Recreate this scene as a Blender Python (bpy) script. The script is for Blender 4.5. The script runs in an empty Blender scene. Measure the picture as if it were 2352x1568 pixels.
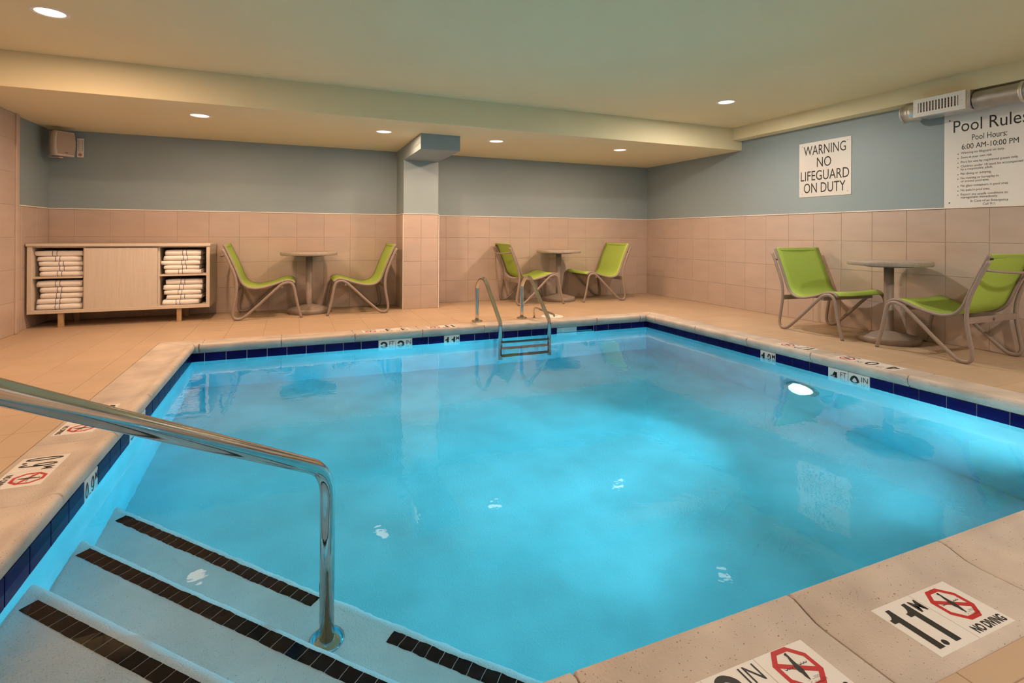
import bpy, bmesh, math, random
from mathutils import Vector, Matrix, noise as mnoise
random.seed(7)
SC = bpy.context.scene
COL = SC.collection
PI = math.pi

# ------------------------------------------------------------------ camera
TH, FPX, V0 = 0.39452, 1206.264, 536.72
CAM = Vector((-5.4431, -7.2193, 0.9683))
ROLL, PITCH = 0.00528, 0.0009
F = Vector((math.sin(TH), math.cos(TH), 0)); R = Vector((math.cos(TH), -math.sin(TH), 0)); U = Vector((0, 0, 1))
F, U = math.cos(PITCH) * F + math.sin(PITCH) * U, math.cos(PITCH) * U - math.sin(PITCH) * F
R, U = math.cos(ROLL) * R + math.sin(ROLL) * U, math.cos(ROLL) * U - math.sin(ROLL) * R
cam_d = bpy.data.cameras.new('camera')
cam_d.sensor_width = 36.0; cam_d.lens = FPX * 36.0 / 2352.0
cam_d.shift_y = (V0 - 784.0) / 2352.0
cam_d.clip_start = 0.02
cam = bpy.data.objects.new('camera', cam_d); COL.objects.link(cam)
M = Matrix((R, U, -F)).transposed().to_4x4(); M.translation = CAM
cam.matrix_world = M
SC.camera = cam

# ------------------------------------------------------------------ world, exposure, light levels
SC.view_settings.view_transform = 'Standard'
SC.view_settings.look = 'None'
SC.view_settings.exposure = 0.0
SC.view_settings.gamma = 1.0
SC.view_settings.use_curve_mapping = False
w = bpy.data.worlds.new('world'); SC.world = w; w.use_nodes = True
w.node_tree.nodes['Background'].inputs[0].default_value = (0.8, 0.85, 0.9, 1)
w.node_tree.nodes['Background'].inputs[1].default_value = 0.02
cy = SC.cycles
cy.use_denoising = True; cy.use_light_tree = True
cy.use_adaptive_sampling = True; cy.adaptive_threshold = 0.11; cy.adaptive_min_samples = 12
cy.max_bounces = 6; cy.diffuse_bounces = 3; cy.glossy_bounces = 4; cy.transmission_bounces = 5; cy.transparent_max_bounces = 4
cy.sample_clamp_direct = 1.7; cy.sample_clamp_indirect = 3.0
cy.caustics_reflective = True; cy.caustics_refractive = True
WARM = (1.0, 0.65, 0.42); NEUT = (1.0, 0.86, 0.73); POOLC = (0.72, 0.93, 1.0)
P_SOFFIT, P_MAIN, P_POOL = 30.0, 40.0, 20.0
# downlights: x, y, ceiling height, colour, power, label
ZS, ZC = 2.0845, 2.365
LIGHTS = [
    (-6.272, -1.454, ZS, WARM, P_SOFFIT, 'glowing recessed downlight in the low soffit above the towel cabinet'),
    (-4.533, -1.373, ZS, WARM, P_SOFFIT, 'glowing recessed downlight in the soffit just before the column'),
    (-3.200, -1.327, ZS, WARM, P_SOFFIT, 'glowing recessed downlight in the soffit just past the column'),
    (-1.487, -1.393, ZS, WARM, P_SOFFIT, 'glowing recessed downlight in the soffit nearest the blue wall corner'),
    (-6.880, -3.002, ZC, WARM, P_MAIN, 'large glowing recessed downlight in the high ceiling, top left of the photo'),
    (-1.266, -3.003, ZC, NEUT, P_MAIN, 'white recessed downlight in the high ceiling near the warning sign'),
    (-6.880, -5.60, ZC, WARM, P_MAIN, 'added unseen downlight in the high ceiling over the pool steps'),  # out of view, added to raise the room brightness
    (-1.10, -7.00, ZC, NEUT, P_MAIN * 1.6, 'added unseen downlight in the high ceiling beyond the rules sign'),  # unseen lamp, added and set back to light the edge chair from behind
    (-4.000, -7.70, ZC, NEUT, P_MAIN, 'added unseen downlight in the high ceiling over the near deck'),  # added behind the camera for overall brightness
]

# ------------------------------------------------------------------ materials
MATS = {}
def mat(name, col, rough=0.5, metal=0.0, var=0.0, scale=8.0, bump=0.0, bscale=60.0, spec=0.5, col2=None, emit=None, estr=0.0, speck=None, stretch=(1, 1, 1)):
    if name in MATS: return MATS[name]
    m = bpy.data.materials.new(name); m.use_nodes = True; MATS[name] = m
    nt = m.node_tree; b = nt.nodes['Principled BSDF']
    b.inputs['Base Color'].default_value = (*col, 1); b.inputs['Roughness'].default_value = rough
    b.inputs['Metallic'].default_value = metal; b.inputs['Specular IOR Level'].default_value = spec
    tc = nt.nodes.new('ShaderNodeTexCoord'); mp = nt.nodes.new('ShaderNodeMapping'); mp.inputs['Scale'].default_value = stretch
    geo = nt.nodes.new('ShaderNodeNewGeometry'); nt.links.new(geo.outputs['Position'], mp.inputs['Vector'])
    last = None
    if var or col2:
        n = nt.nodes.new('ShaderNodeTexNoise'); n.inputs['Scale'].default_value = scale; n.inputs['Detail'].default_value = 2
        nt.links.new(mp.outputs[0], n.inputs['Vector'])
        cr = nt.nodes.new('ShaderNodeValToRGB'); cr.color_ramp.elements[0].position = 0.3; cr.color_ramp.elements[1].position = 0.7
        c2 = col2 or tuple(min(1, c * (1 + var)) for c in col); c1 = col if col2 else tuple(c * (1 - var) for c in col)
        cr.color_ramp.elements[0].color = (*c1, 1); cr.color_ramp.elements[1].color = (*c2, 1)
        nt.links.new(n.outputs['Fac'], cr.inputs[0]); last = cr.outputs[0]
    if speck:
        v = nt.nodes.new('ShaderNodeTexNoise'); v.inputs['Scale'].default_value = speck[0]; v.inputs['Detail'].default_value = 0
        nt.links.new(geo.outputs['Position'], v.inputs['Vector'])
        r2 = nt.nodes.new('ShaderNodeValToRGB'); r2.color_ramp.elements[0].position = speck[1]; r2.color_ramp.elements[1].position = speck[1] + 0.04
        nt.links.new(v.outputs['Fac'], r2.inputs[0])
        mx = nt.nodes.new('ShaderNodeMix'); mx.data_type = 'RGBA'
        nt.links.new(r2.outputs[0], mx.inputs[0])
        if last: nt.links.new(last, mx.inputs[6])
        else: mx.inputs[6].default_value = (*col, 1)
        mx.inputs[7].default_value = (*speck[2], 1); last = mx.outputs[2]
    if last: nt.links.new(last, b.inputs['Base Color'])
    if bump >= 0.2:
        n2 = nt.nodes.new('ShaderNodeTexNoise'); n2.inputs['Scale'].default_value = bscale; n2.inputs['Detail'].default_value = 1
        nt.links.new(mp.outputs[0], n2.inputs['Vector'])
        bp = nt.nodes.new('ShaderNodeBump'); bp.inputs['Strength'].default_value = bump; bp.inputs['Distance'].default_value = 0.004
        nt.links.new(n2.outputs['Fac'], bp.inputs['Height']); nt.links.new(bp.outputs[0], b.inputs['Normal'])
    if emit:
        b.inputs['Emission Color'].default_value = (*emit, 1); b.inputs['Emission Strength'].default_value = estr; m.cycles.emission_sampling = 'NONE'
    return m

m_wall = mat('blue_grey_paint', (0.25, 0.315, 0.335), 0.55, var=0.03, scale=1.5, bump=0.05, bscale=180)
m_ceil = mat('ceiling_paint', (0.75, 0.665, 0.43), 0.75, var=0.02, scale=1.2, bump=0.04, bscale=150)
m_tile = mat('beige_wall_tile', (0.47, 0.365, 0.305), 0.38, var=0.045, scale=3.0, bump=0.10, bscale=260, stretch=(1, 1, 3))
m_tile2 = mat('beige_wall_tile_pale', (0.485, 0.375, 0.31), 0.38, var=0.045, scale=3.0, bump=0.10, bscale=260, stretch=(1, 1, 3))
m_grout = mat('wall_grout', (0.50, 0.395, 0.325), 0.8)
m_ftile = mat('tan_floor_tile', (0.44, 0.315, 0.21), 0.42, var=0.05, scale=2.5, bump=0.12, bscale=240)
m_ftile2 = mat('tan_floor_tile_pale', (0.455, 0.325, 0.215), 0.42, var=0.05, scale=2.5, bump=0.12, bscale=240)
m_fgrout = mat('floor_grout', (0.31, 0.215, 0.13), 0.85)
m_trim = mat('pale_metal_trim', (0.82, 0.74, 0.66), 0.35)
m_cope = mat('cast_stone_coping', (0.47, 0.395, 0.335), 0.6, var=0.16, scale=5.0, bump=0.35, bscale=120, speck=(210, 0.765, (0.19, 0.14, 0.10)))
m_mortar = mat('coping_mortar', (0.30, 0.25, 0.2), 0.9)
m_plaster = mat('pool_plaster', (0.28, 0.72, 0.82), 0.7, var=0.14, scale=2.2, bump=0.25, bscale=130)
m_step = mat('step_plaster', (0.74, 0.69, 0.70), 0.75, var=0.06, scale=7.0, bump=0.4, bscale=160, speck=(230, 0.74, (0.46, 0.48, 0.5)))
m_navy = mat('navy_glazed_tile', (0.004, 0.005, 0.060), 0.3, spec=0.08, var=0.25, scale=6, bump=0.05, bscale=40)
m_pgrout = mat('pool_tile_grout', (0.62, 0.66, 0.66), 0.8)
m_black_tile = mat('black_step_tile', (0.002, 0.003, 0.007), 0.7, var=0.2, scale=10, spec=0.0)
m_marker = mat('marker_white', (0.66, 0.63, 0.60), 0.35)
m_ink = mat('black_print', (0.012, 0.010, 0.010), 0.45)
m_red = mat('red_print', (0.42, 0.012, 0.014), 0.45)
m_grey_ink = mat('grey_print', (0.30, 0.28, 0.27), 0.5)
m_steel = mat('polished_steel', (0.62, 0.60, 0.57), 0.10, 1.0, var=0.05, scale=12, bump=0.02, bscale=40)
m_galv = mat('galvanised_steel', (0.68, 0.67, 0.65), 0.36, 1.0, var=0.1, scale=14)
m_frame = mat('taupe_powder_coat', (0.275, 0.215, 0.18), 0.42, var=0.04, scale=30, bump=0.03, bscale=400)
m_ttop = mat('taupe_table_top', (0.33, 0.27, 0.225), 0.4, var=0.10, scale=45)
m_sling = mat('lime_sling_mesh', (0.47, 0.63, 0.12), 0.62, var=0.05, scale=90, bump=0.25, bscale=700)
def translucent(m, col, k):
    nt = m.node_tree; b = nt.nodes['Principled BSDF']; out = nt.nodes['Material Output']
    t = nt.nodes.new('ShaderNodeBsdfTranslucent'); t.inputs[0].default_value = (*col, 1); mx = nt.nodes.new('ShaderNodeMixShader'); mx.inputs[0].default_value = k
    nt.links.new(b.outputs[0], mx.inputs[1]); nt.links.new(t.outputs[0], mx.inputs[2]); nt.links.new(mx.outputs[0], out.inputs['Surface'])
translucent(m_sling, (0.54, 0.74, 0.18), 0.30)
m_tag = mat('black_tag', (0.01, 0.01, 0.012), 0.6)
m_wood = mat('pale_laminate', (0.62, 0.53, 0.44), 0.45, var=0.04, scale=6, stretch=(10, 10, 0.6))
m_wood2 = mat('pale_laminate_door', (0.60, 0.53, 0.45), 0.45, var=0.05, scale=6, stretch=(14, 14, 0.5))
m_legwood = mat('wood_leg', (0.42, 0.27, 0.14), 0.5, var=0.1, scale=20)
m_towel = mat('white_terry', (0.90, 0.86, 0.82), 0.95, bump=0.6, bscale=240)
m_stripe = mat('blue_stripe', (0.10, 0.12, 0.26), 0.9)
m_spk = mat('ivory_plastic', (0.66, 0.57, 0.50), 0.45)
m_grille = mat('speaker_grille', (0.42, 0.33, 0.27), 0.55, bump=0.5, bscale=900)
m_white = mat('white_enamel', (0.78, 0.75, 0.72), 0.35)
m_sign = mat('white_sign_panel', (0.78, 0.75, 0.72), 0.22)
m_dark = mat('shade_and_screw_black', (0.01, 0.01, 0.012), 0.7)
m_badge = mat('grey_badge', (0.16, 0.13, 0.12), 0.4, 0.3)
m_rung = mat('black_rung', (0.02, 0.022, 0.024), 0.4)
m_lid = mat('white_lid', (0.80, 0.72, 0.64), 0.4)
m_ring = mat('lamp_trim', (0.8, 0.76, 0.7), 0.4)
m_skim = mat('skimmer_flap', (0.35, 0.55, 0.6), 0.2)
m_lens_w = mat('lens_warm', (1, 1, 1), 0.4, emit=(1.0, 0.80, 0.58), estr=3.5)
m_lens_n = mat('lens_neutral', (1, 1, 1), 0.4, emit=(1.0, 0.92, 0.82), estr=3.5)
m_lens_p = mat('lens_pool', (1, 1, 1), 0.3, emit=(0.85, 1.0, 1.0), estr=9)

def water_material():
    m = bpy.data.materials.new('pool_water'); m.use_nodes = True
    nt = m.node_tree; nt.nodes.clear()
    out = nt.nodes.new('ShaderNodeOutputMaterial'); g = nt.nodes.new('ShaderNodeBsdfGlass')
    g.inputs['IOR'].default_value = 1.333; g.inputs['Roughness'].default_value = 0.0; g.inputs['Color'].default_value = (1, 1, 1, 1)
    geo = nt.nodes.new('ShaderNodeNewGeometry')
    n = nt.nodes.new('ShaderNodeTexNoise'); n.inputs['Scale'].default_value = 2.6; n.inputs['Detail'].default_value = 2
    nt.links.new(geo.outputs['Position'], n.inputs['Vector'])
    bp = nt.nodes.new('ShaderNodeBump'); bp.inputs['Strength'].default_value = 0.12; bp.inputs['Distance'].default_value = 0.02
    nt.links.new(n.outputs['Fac'], bp.inputs['Height'])
    n3 = nt.nodes.new('ShaderNodeTexNoise'); n3.inputs['Scale'].default_value = 15.0; n3.inputs['Detail'].default_value = 2
    nt.links.new(geo.outputs['Position'], n3.inputs['Vector'])
    bp2 = nt.nodes.new('ShaderNodeBump'); bp2.inputs['Strength'].default_value = 0.028; bp2.inputs['Distance'].default_value = 0.02
    nt.links.new(n3.outputs['Fac'], bp2.inputs['Height']); nt.links.new(bp.outputs[0], bp2.inputs['Normal']); nt.links.new(bp2.outputs[0], g.inputs['Normal'])
    va = nt.nodes.new('ShaderNodeVolumeAbsorption'); va.inputs['Color'].default_value = (0.45, 0.905, 0.975, 1); va.inputs['Density'].default_value = 0.75
    nt.links.new(g.outputs[0], out.inputs['Surface']); nt.links.new(va.outputs[0], out.inputs['Volume'])
    return m
m_water = water_material()

# ------------------------------------------------------------------ mesh helpers
class MB:
    def __init__(s): s.v = []; s.f = []; s.sm = []
    def add(s, vs, fs, smooth=False):
        o = len(s.v); s.v += [tuple(x) for x in vs]
        for f in fs: s.f.append(tuple(i + o for i in f)); s.sm.append(smooth)
        return s
    def box(s, x0, x1, y0, y1, z0, z1):
        x0, x1 = min(x0, x1), max(x0, x1); y0, y1 = min(y0, y1), max(y0, y1); z0, z1 = min(z0, z1), max(z0, z1)
        vs = [(x, y, z) for z in (z0, z1) for y in (y0, y1) for x in (x0, x1)]
        return s.add(vs, [(0, 2, 3, 1), (4, 5, 7, 6), (0, 1, 5, 4), (2, 6, 7, 3), (0, 4, 6, 2), (1, 3, 7, 5)])
    def tube(s, pts, r, n=12, r2=None, side=None, caps=True, smooth=True):
        """sweep along pts; r radius (in the bending plane), r2 radius along 'side' when given"""
        P = [Vector(p) for p in pts]; T = []
        for i in range(len(P)):
            a = P[max(i - 1, 0)]; b = P[min(i + 1, len(P) - 1)]; T.append((b - a).normalized())
        if side is not None: nrm = Vector(side).normalized()
        else:
            a = Vector((0, 0, 1)) if abs(T[0].z) < 0.9 else Vector((1, 0, 0)); nrm = T[0].cross(a).normalized()
        vs = []
        for i, p in enumerate(P):
            t = T[i]; nrm = (nrm - t * nrm.dot(t)).normalized(); bi = t.cross(nrm)
            ra = r[i] if isinstance(r, (list, tuple)) else r
            rb = ra if r2 is None else r2
            for k in range(n):
                a = 2 * PI * k / n; vs.append(p + nrm * (math.cos(a) * rb) + bi * (math.sin(a) * ra))
        fs = []
        for i in range(len(P) - 1):
            for k in range(n):
                k2 = (k + 1) % n; fs.append((i * n + k, i * n + k2, (i + 1) * n + k2, (i + 1) * n + k))
        s.add(vs, fs, smooth)
        if caps:
            o = len(s.v) - len(vs)
            s.f.append(tuple(o + k for k in reversed(range(n)))); s.sm.append(False)
            e = o + (len(P) - 1) * n; s.f.append(tuple(e + k for k in range(n))); s.sm.append(False)
        return s
    def lathe(s, prof, c=(0, 0, 0), n=40, ax='z', smooth=True):
        vs = []
        for (r, z) in prof:
            for k in range(n):
                a = 2 * PI * k / n; p = (r * math.cos(a), r * math.sin(a), z)
                if ax == 'y': p = (p[0], p[2], p[1])
                if ax == 'x': p = (p[2], p[0], p[1])
                vs.append((p[0] + c[0], p[1] + c[1], p[2] + c[2]))
        fs = []
        for i in range(len(prof) - 1):
            for k in range(n):
                k2 = (k + 1) % n; fs.append((i * n + k, i * n + k2, (i + 1) * n + k2, (i + 1) * n + k))
        s.add(vs, fs, smooth)
        o = len(s.v) - len(vs); m = len(prof) - 1
        if prof[0][0] > 1e-5: s.f.append(tuple(o + k for k in reversed(range(n)))); s.sm.append(False)
        if prof[m][0] > 1e-5: s.f.append(tuple(o + m * n + k for k in range(n))); s.sm.append(False)
        return s
    def extrude(s, poly, fa, fb, smooth=False):
        """poly: 2D points; fa(p)/fb(p) give the 3D point at either end"""
        n = len(poly); vs = [fa(p) for p in poly] + [fb(p) for p in poly]
        fs = [(i, (i + 1) % n, n + (i + 1) % n, n + i) for i in range(n)]
        s.add(vs, fs, smooth); o = len(s.v) - 2 * n
        s.f.append(tuple(o + k for k in reversed(range(n)))); s.sm.append(False)
        s.f.append(tuple(o + n + k for k in range(n))); s.sm.append(False)
        return s
    def mesh(s, name):
        me = bpy.data.meshes.new(name); me.from_pydata(s.v, [], s.f); me.update()
        bm = bmesh.new(); bm.from_mesh(me); bmesh.ops.recalc_face_normals(bm, faces=bm.faces); bm.to_mesh(me); bm.free()
        for p, sm in zip(me.polygons, s.sm): p.use_smooth = sm
        return me
    def build(s, name, m, parent=None, loc=None, bevel=0.0):
        me = s.mesh(name); me.materials.append(m)
        return link(name, me, parent, loc, bevel)

def link(name, data, parent=None, loc=None, bevel=0.0):
    o = bpy.data.objects.new(name, data); COL.objects.link(o)
    if parent is not None: o.parent = parent
    if loc is not None: o.location = loc
    if bevel:
        b = o.modifiers.new('bevel', 'BEVEL'); b.width = bevel; b.segments = 2; b.limit_method = 'ANGLE'; b.angle_limit = 0.7
    return o
def tag(o, label=None, cat=None, group=None, kind=None):
    if label: o['label'] = label
    if cat: o['category'] = cat
    if group: o['group'] = group
    if kind: o['kind'] = kind
    return o
def thing(name, loc, label, cat, group=None, rz=0.0):
    o = bpy.data.objects.new(name, None); COL.objects.link(o); o.location = loc; o.rotation_euler = (0, 0, rz)
    o.empty_display_size = 0.1
    return tag(o, label, cat, group)
def copy_tree(o, parent=None):
    c = o.copy(); COL.objects.link(c)
    if parent is not None: c.parent = parent
    for ch in list(o.children): copy_tree(ch, c)
    return c
def spline(pts, per=6):
    P = [Vector(p) for p in pts]; out = []
    for i in range(len(P) - 1):
        p0 = P[i - 1] if i else P[0] * 2 - P[1]; p1 = P[i]; p2 = P[i + 1]; p3 = P[i + 2] if i + 2 < len(P) else P[-1] * 2 - P[-2]
        for k in range(per):
            t = k / per
            out.append(0.5 * ((2 * p1) + (p2 - p0) * t + (2 * p0 - 5 * p1 + 4 * p2 - p3) * t * t + (3 * p1 - p0 - 3 * p2 + p3) * t ** 3))
    out.append(P[-1]); return out
def rounded(pts, rad, seg=8):
    """polyline with its inner corners replaced by arcs of radius rad"""
    P = [Vector(p) for p in pts]; out = [P[0]]
    for i in range(1, len(P) - 1):
        a = (P[i - 1] - P[i]).normalized(); b = (P[i + 1] - P[i]).normalized(); ang = a.angle(b)
        d = min(rad / math.tan(ang / 2), (P[i - 1] - P[i]).length * 0.49, (P[i + 1] - P[i]).length * 0.49)
        p = P[i] + a * d; q = P[i] + b * d
        for k in range(seg + 1):
            t = k / seg; out.append((1 - t) ** 2 * p + 2 * t * (1 - t) * P[i] + t * t * q)
    out.append(P[-1]); return out

# tile meshes shared by size; face looks along local +Z
TILES = {}
def tile_mesh(w, h, d, m, ch=0.0018):
    key = (round(w, 3), round(h, 3), round(d, 4), m.name)
    if key in TILES: return TILES[key]
    x, y = w / 2, h / 2; b = MB(); c = ch
    vs = [(-x, -y, 0), (x, -y, 0), (x, y, 0), (-x, y, 0), (-x, -y, d - c), (x, -y, d - c), (x, y, d - c), (-x, y, d - c),
          (-x + c, -y + c, d), (x - c, -y + c, d), (x - c, y - c, d), (-x + c, y - c, d)]
    fs = [(3, 2, 1, 0)]
    for i in range(4):
        j = (i + 1) % 4; fs += [(i, j, 4 + j, 4 + i), (4 + i, 4 + j, 8 + j, 8 + i)]
    fs.append((8, 9, 10, 11)); b.add(vs, fs)
    me = b.mesh('tile'); me.materials.append(m); TILES[key] = me
    return me
ROT = {'up': (0, 0, 0), 'back': (PI / 2, 0, 0), 'right': (PI / 2, 0, -PI / 2), 'left': (PI / 2, 0, PI / 2)}
def put_tile(name, parent, c, w, h, d, m, face, ch=0.0018):
    o = bpy.data.objects.new(name, tile_mesh(w, h, d, m, ch)); COL.objects.link(o); o.parent = parent
    o.location = c; o.rotation_euler = ROT[face]
    return o

def text_mesh(body, h=None, w=None, off=0.0, align='LEFT', depth=0.0006, m=None, line=1.0):
    """lettering lying in XY, facing +Z; scaled to height h / width w; origin: bottom left, or bottom centre"""
    cu = bpy.data.curves.new('lettering', 'FONT'); cu.body = body; cu.size = 1.0; cu.offset = off; cu.align_x = 'LEFT'; cu.space_line = line
    cu.resolution_u = 3; cu.extrude = 0.0
    o = bpy.data.objects.new('lettering', cu); COL.objects.link(o)
    bpy.context.view_layer.update()
    me = bpy.data.meshes.new_from_object(o.evaluated_get(bpy.context.evaluated_depsgraph_get()))
    bpy.data.objects.remove(o); bpy.data.curves.remove(cu)
    xs = [v.co.x for v in me.vertices]; ys = [v.co.y for v in me.vertices]
    x0, x1, y0, y1 = min(xs), max(xs), min(ys), max(ys)
    sy = (h / (y1 - y0)) if h else None; sx = (w / (x1 - x0)) if w else None
    if sy is None: sy = sx
    if sx is None: sx = sy
    for v in me.vertices:
        v.co.x = (v.co.x - x0 - (0.5 * (x1 - x0) if align == 'CENTER' else 0)) * sx; v.co.y = (v.co.y - y0) * sy; v.co.z = 0
    me.name = 'lettering'; me.materials.clear(); me.materials.append(m or m_ink)
    return me
def place(me, name, parent, origin, xdir, ydir):
    X = Vector(xdir).normalized(); Y = Vector(ydir).normalized(); Z = X.cross(Y)
    Mx = Matrix((X, Y, Z)).transposed().to_4x4(); Mx.translation = Vector(origin)
    o = bpy.data.objects.new(name, me); COL.objects.link(o); o.parent = parent; o.matrix_local = Mx
    return o

# ------------------------------------------------------------------ room dimensions
XW = -7.905; YF = -9.0; TT = 1.2196; TWD = 0.3255; TH_ROW = TT / 4
XL, XR, YB, YN = -6.2409, -1.547, -2.0504, -6.237
XLO, XRO, YBO, YNO = -6.524, -1.264, -1.767, -6.520
ZT, ZW = -0.062, -0.111
YSOF = -1.998; XBULK = -0.156; ZBULK = 2.208

# ------------------------------------------------------------------ ceiling
b = MB().box(XW - 0.1, 0.1, YF - 0.1, YSOF, ZC, ZC + 0.1)
tag(b.build('ceiling', m_ceil), 'high smooth pale green ceiling over the pool', 'ceiling', kind='structure')
b = MB().box(XW - 0.1, 0.1, YSOF, 0.1, ZS, ZC + 0.1)
tag(b.build('ceiling_soffit', m_ceil, bevel=0.004), 'low green soffit running along the back wall', 'soffit', kind='structure')
b = MB().box(XBULK, 0.05, YF, YSOF + 0.001, ZBULK, ZC + 0.02)
tag(b.build('ceiling_bulkhead', m_ceil, bevel=0.004), 'narrow green bulkhead along the top of the sign wall', 'bulkhead', kind='structure')

# ------------------------------------------------------------------ walls
TD = 0.0035
def rows(): return [(i * TH_ROW, (i + 1) * TH_ROW) for i in range(4)]
G = 0.0013
def pick(i, j): return m_tile if (i * 7 + j * 13) % 3 else m_tile2
wb = MB().box(XW - 0.1, 0.1, 0.0, 0.12, -0.05, ZC).build('wall_back', m_wall)
tag(wb, 'back wall, blue grey paint above beige tile', 'wall', kind='structure')
MB().box(XW, 0, -0.001, 0.01, 0, TT).build('tile_bed', m_grout, wb)
xs = [XW] + [x for x in [-6.0533 + TWD * k for k in range(-6, 20)] if XW + 0.03 < x < -0.03] + [0.0]
for i in range(len(xs) - 1):
    for j, (z0, z1) in enumerate(rows()):
        a, c = xs[i] + G, xs[i + 1] - G
        put_tile('wall_tile', wb, ((a + c) / 2, -0.001, (z0 + z1) / 2), c - a, z1 - z0 - 2 * G, TD, pick(i, j), 'back')
MB().box(XW, 0, -0.012, 0.0, TT, TT + 0.010).build('top_trim', m_trim, wb)

wr = MB().box(0.0, 0.12, YF - 0.1, 0.0, -0.05, ZC).build('wall_right', m_wall)
tag(wr, 'sign wall, blue grey paint above beige tile', 'wall', kind='structure')
MB().box(-0.001, 0.01, YF, 0.0, 0, TT).build('tile_bed', m_grout, wr)
ys = [-0.012] + [-0.1122 - TWD * k for k in range(0, 21)]
for i in range(len(ys) - 1):
    for j, (z0, z1) in enumerate(rows()):
        a, c = ys[i] - G, ys[i + 1] + G
        put_tile('wall_tile', wr, (-0.001, (a + c) / 2, (z0 + z1) / 2), a - c, z1 - z0 - 2 * G, TD, pick(i + 1, j), 'right')
MB().box(-0.012, 0.0, YF, -0.012, TT, TT + 0.010).build('top_trim', m_trim, wr)

wl = MB().box(XW - 0.12, XW, YF - 0.1, 0.0, -0.05, ZC).build('wall_left', m_wall)
tag(wl, 'side wall by the towel cabinet, blue paint over tile', 'wall', kind='structure')
MB().box(XW - 0.01, XW + 0.001, -0.79, 0.0, 0, TT).build('tile_bed', m_grout, wl)
ys = [-0.012, -0.30, -0.625, -0.79]
for i in range(3):
    for j, (z0, z1) in enumerate(rows()):
        a, c = ys[i] - G, ys[i + 1] + G
        put_tile('wall_tile', wl, (XW + 0.001, (a + c) / 2, (z0 + z1) / 2), a - c, z1 - z0 - 2 * G, TD, pick(i, j + 1), 'left')
MB().box(XW, XW + 0.012, -0.79, -0.012, TT, TT + 0.010).build('top_trim', m_trim, wl)
# tile-clad return at the left edge of the view, with its corner strip
tc = MB().box(XW, XW + 0.035, -3.4, -0.84, 0, ZS).build('trim_1', m_grout)
tag(tc, 'tan tiled wall panel with corner strip at the left edge', 'wall panel', kind='structure')
MB().box(XW, XW + 0.052, -0.85, -0.79, 0, ZS - 0.001).build('corner_strip', m_tile2, tc, bevel=0.006)
for i in range(7):
    for j in range(7):
        z0, z1 = j * TH_ROW, min((j + 1) * TH_ROW, ZS - 0.01); y1 = -0.855 - i * TWD; y0 = y1 - TWD
        put_tile('wall_tile', tc, (XW + 0.035, (y0 + y1) / 2, (z0 + z1) / 2), TWD - 2 * G, z1 - z0 - 2 * G, TD, pick(i, j), 'left')
wf = MB().box(XW - 0.1, 0.1, YF - 0.12, YF, -0.05, ZC).build('wall_front', m_wall)
tag(wf, 'blue grey wall behind the viewer', 'wall', kind='structure')
MB().box(XW, 0, YF, YF + 0.01, 0, TT).build('tile_facing', m_tile, wf)

# column with its beam stub
CX0, CX1, CYF = -4.149, -3.684, -0.490
colm = MB().box(CX0 + 0.006, CX1 - 0.006, CYF + 0.006, 0, 0, ZS).build('column', m_wall)
tag(colm, 'square wall column, blue paint over beige tile', 'column', kind='structure')
MB().box(CX0 + 0.006, CX1 - 0.006, -1.452, CYF + 0.006, 1.912, ZS).build('beam_stub', m_wall, colm)
MB().box(CX0 + 0.004, CX1 - 0.004, CYF + 0.004, 0, 0, TT).build('tile_bed', m_grout, colm)
cm = (CX0 + CX1) / 2
for j, (z0, z1) in enumerate(rows()):
    for a, c in ((CX0 + 0.004, cm), (cm, CX1 - 0.004)):
        put_tile('wall_tile', colm, ((a + c) / 2, CYF + 0.004, (z0 + z1) / 2), c - a - 2 * G, z1 - z0 - 2 * G, TD, pick(int(a * 9), j), 'back')
    for a, c in ((CYF + 0.004, -0.325), (-0.325, -0.012)):
        put_tile('wall_tile', colm, (CX0 + 0.004, (a + c) / 2, (z0 + z1) / 2), c - a - 2 * G, z1 - z0 - 2 * G, TD, m_tile, 'right')
        put_tile('wall_tile', colm, (CX1 - 0.004, (a + c) / 2, (z0 + z1) / 2), c - a - 2 * G, z1 - z0 - 2 * G, TD, m_tile, 'left')
for x in (CX0 - 0.004, CX1 - 0.003):
    MB().box(x, x + 0.007, CYF - 0.007, CYF + 0.002, 0, TT + 0.006).build('edge_trim', m_trim, colm)
MB().box(CX0 - 0.004, CX1 + 0.004, CYF - 0.007, CYF + 0.01, TT, TT + 0.009).build('top_trim', m_trim, colm)
MB().box(CX0 - 0.004, CX0 + 0.008, CYF, -0.012, TT, TT + 0.009).build('top_trim', m_trim, colm)
MB().box(CX1 - 0.008, CX1 + 0.004, CYF, -0.012, TT, TT + 0.009).build('top_trim', m_trim, colm)

# ------------------------------------------------------------------ floor
fb = MB()
for r in ((XW, XLO, YF, 0), (XRO, 0, YF, 0), (XLO, XRO, YBO, 0), (XLO, XRO, YF, YNO)):
    fb.box(*r, -0.10, -0.0018)
fl = fb.build('floor', m_fgrout); tag(fl, 'tan square tiled pool deck floor', 'floor', kind='structure')
GX = [-6.030 + TWD * k for k in range(-7, 21)]; GY = [-2.030 + 0.3255 * k for k in range(-17, 9)]
def clip_tiles(x0, x1, y0, y1):
    n = 0
    for i in range(len(GX) - 1):
        for j in range(len(GY) - 1):
            a, c = max(GX[i], x0), min(GX[i + 1], x1); d, e = max(GY[j], y0), min(GY[j + 1], y1)
            if c - a < 0.02 or e - d < 0.02: continue
            g = 0.0014
            put_tile('floor_tile', fl, ((a + c) / 2, (d + e) / 2, -0.0085), c - a - 2 * g, e - d - 2 * g, 0.0085, m_ftile if (i * 5 + j * 3) % 4 else m_ftile2, 'up', 0.0012); n += 1
    return n
clip_tiles(XW, 0, YBO, 0)
clip_tiles(XW, XLO, -6.3, YBO)
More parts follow.
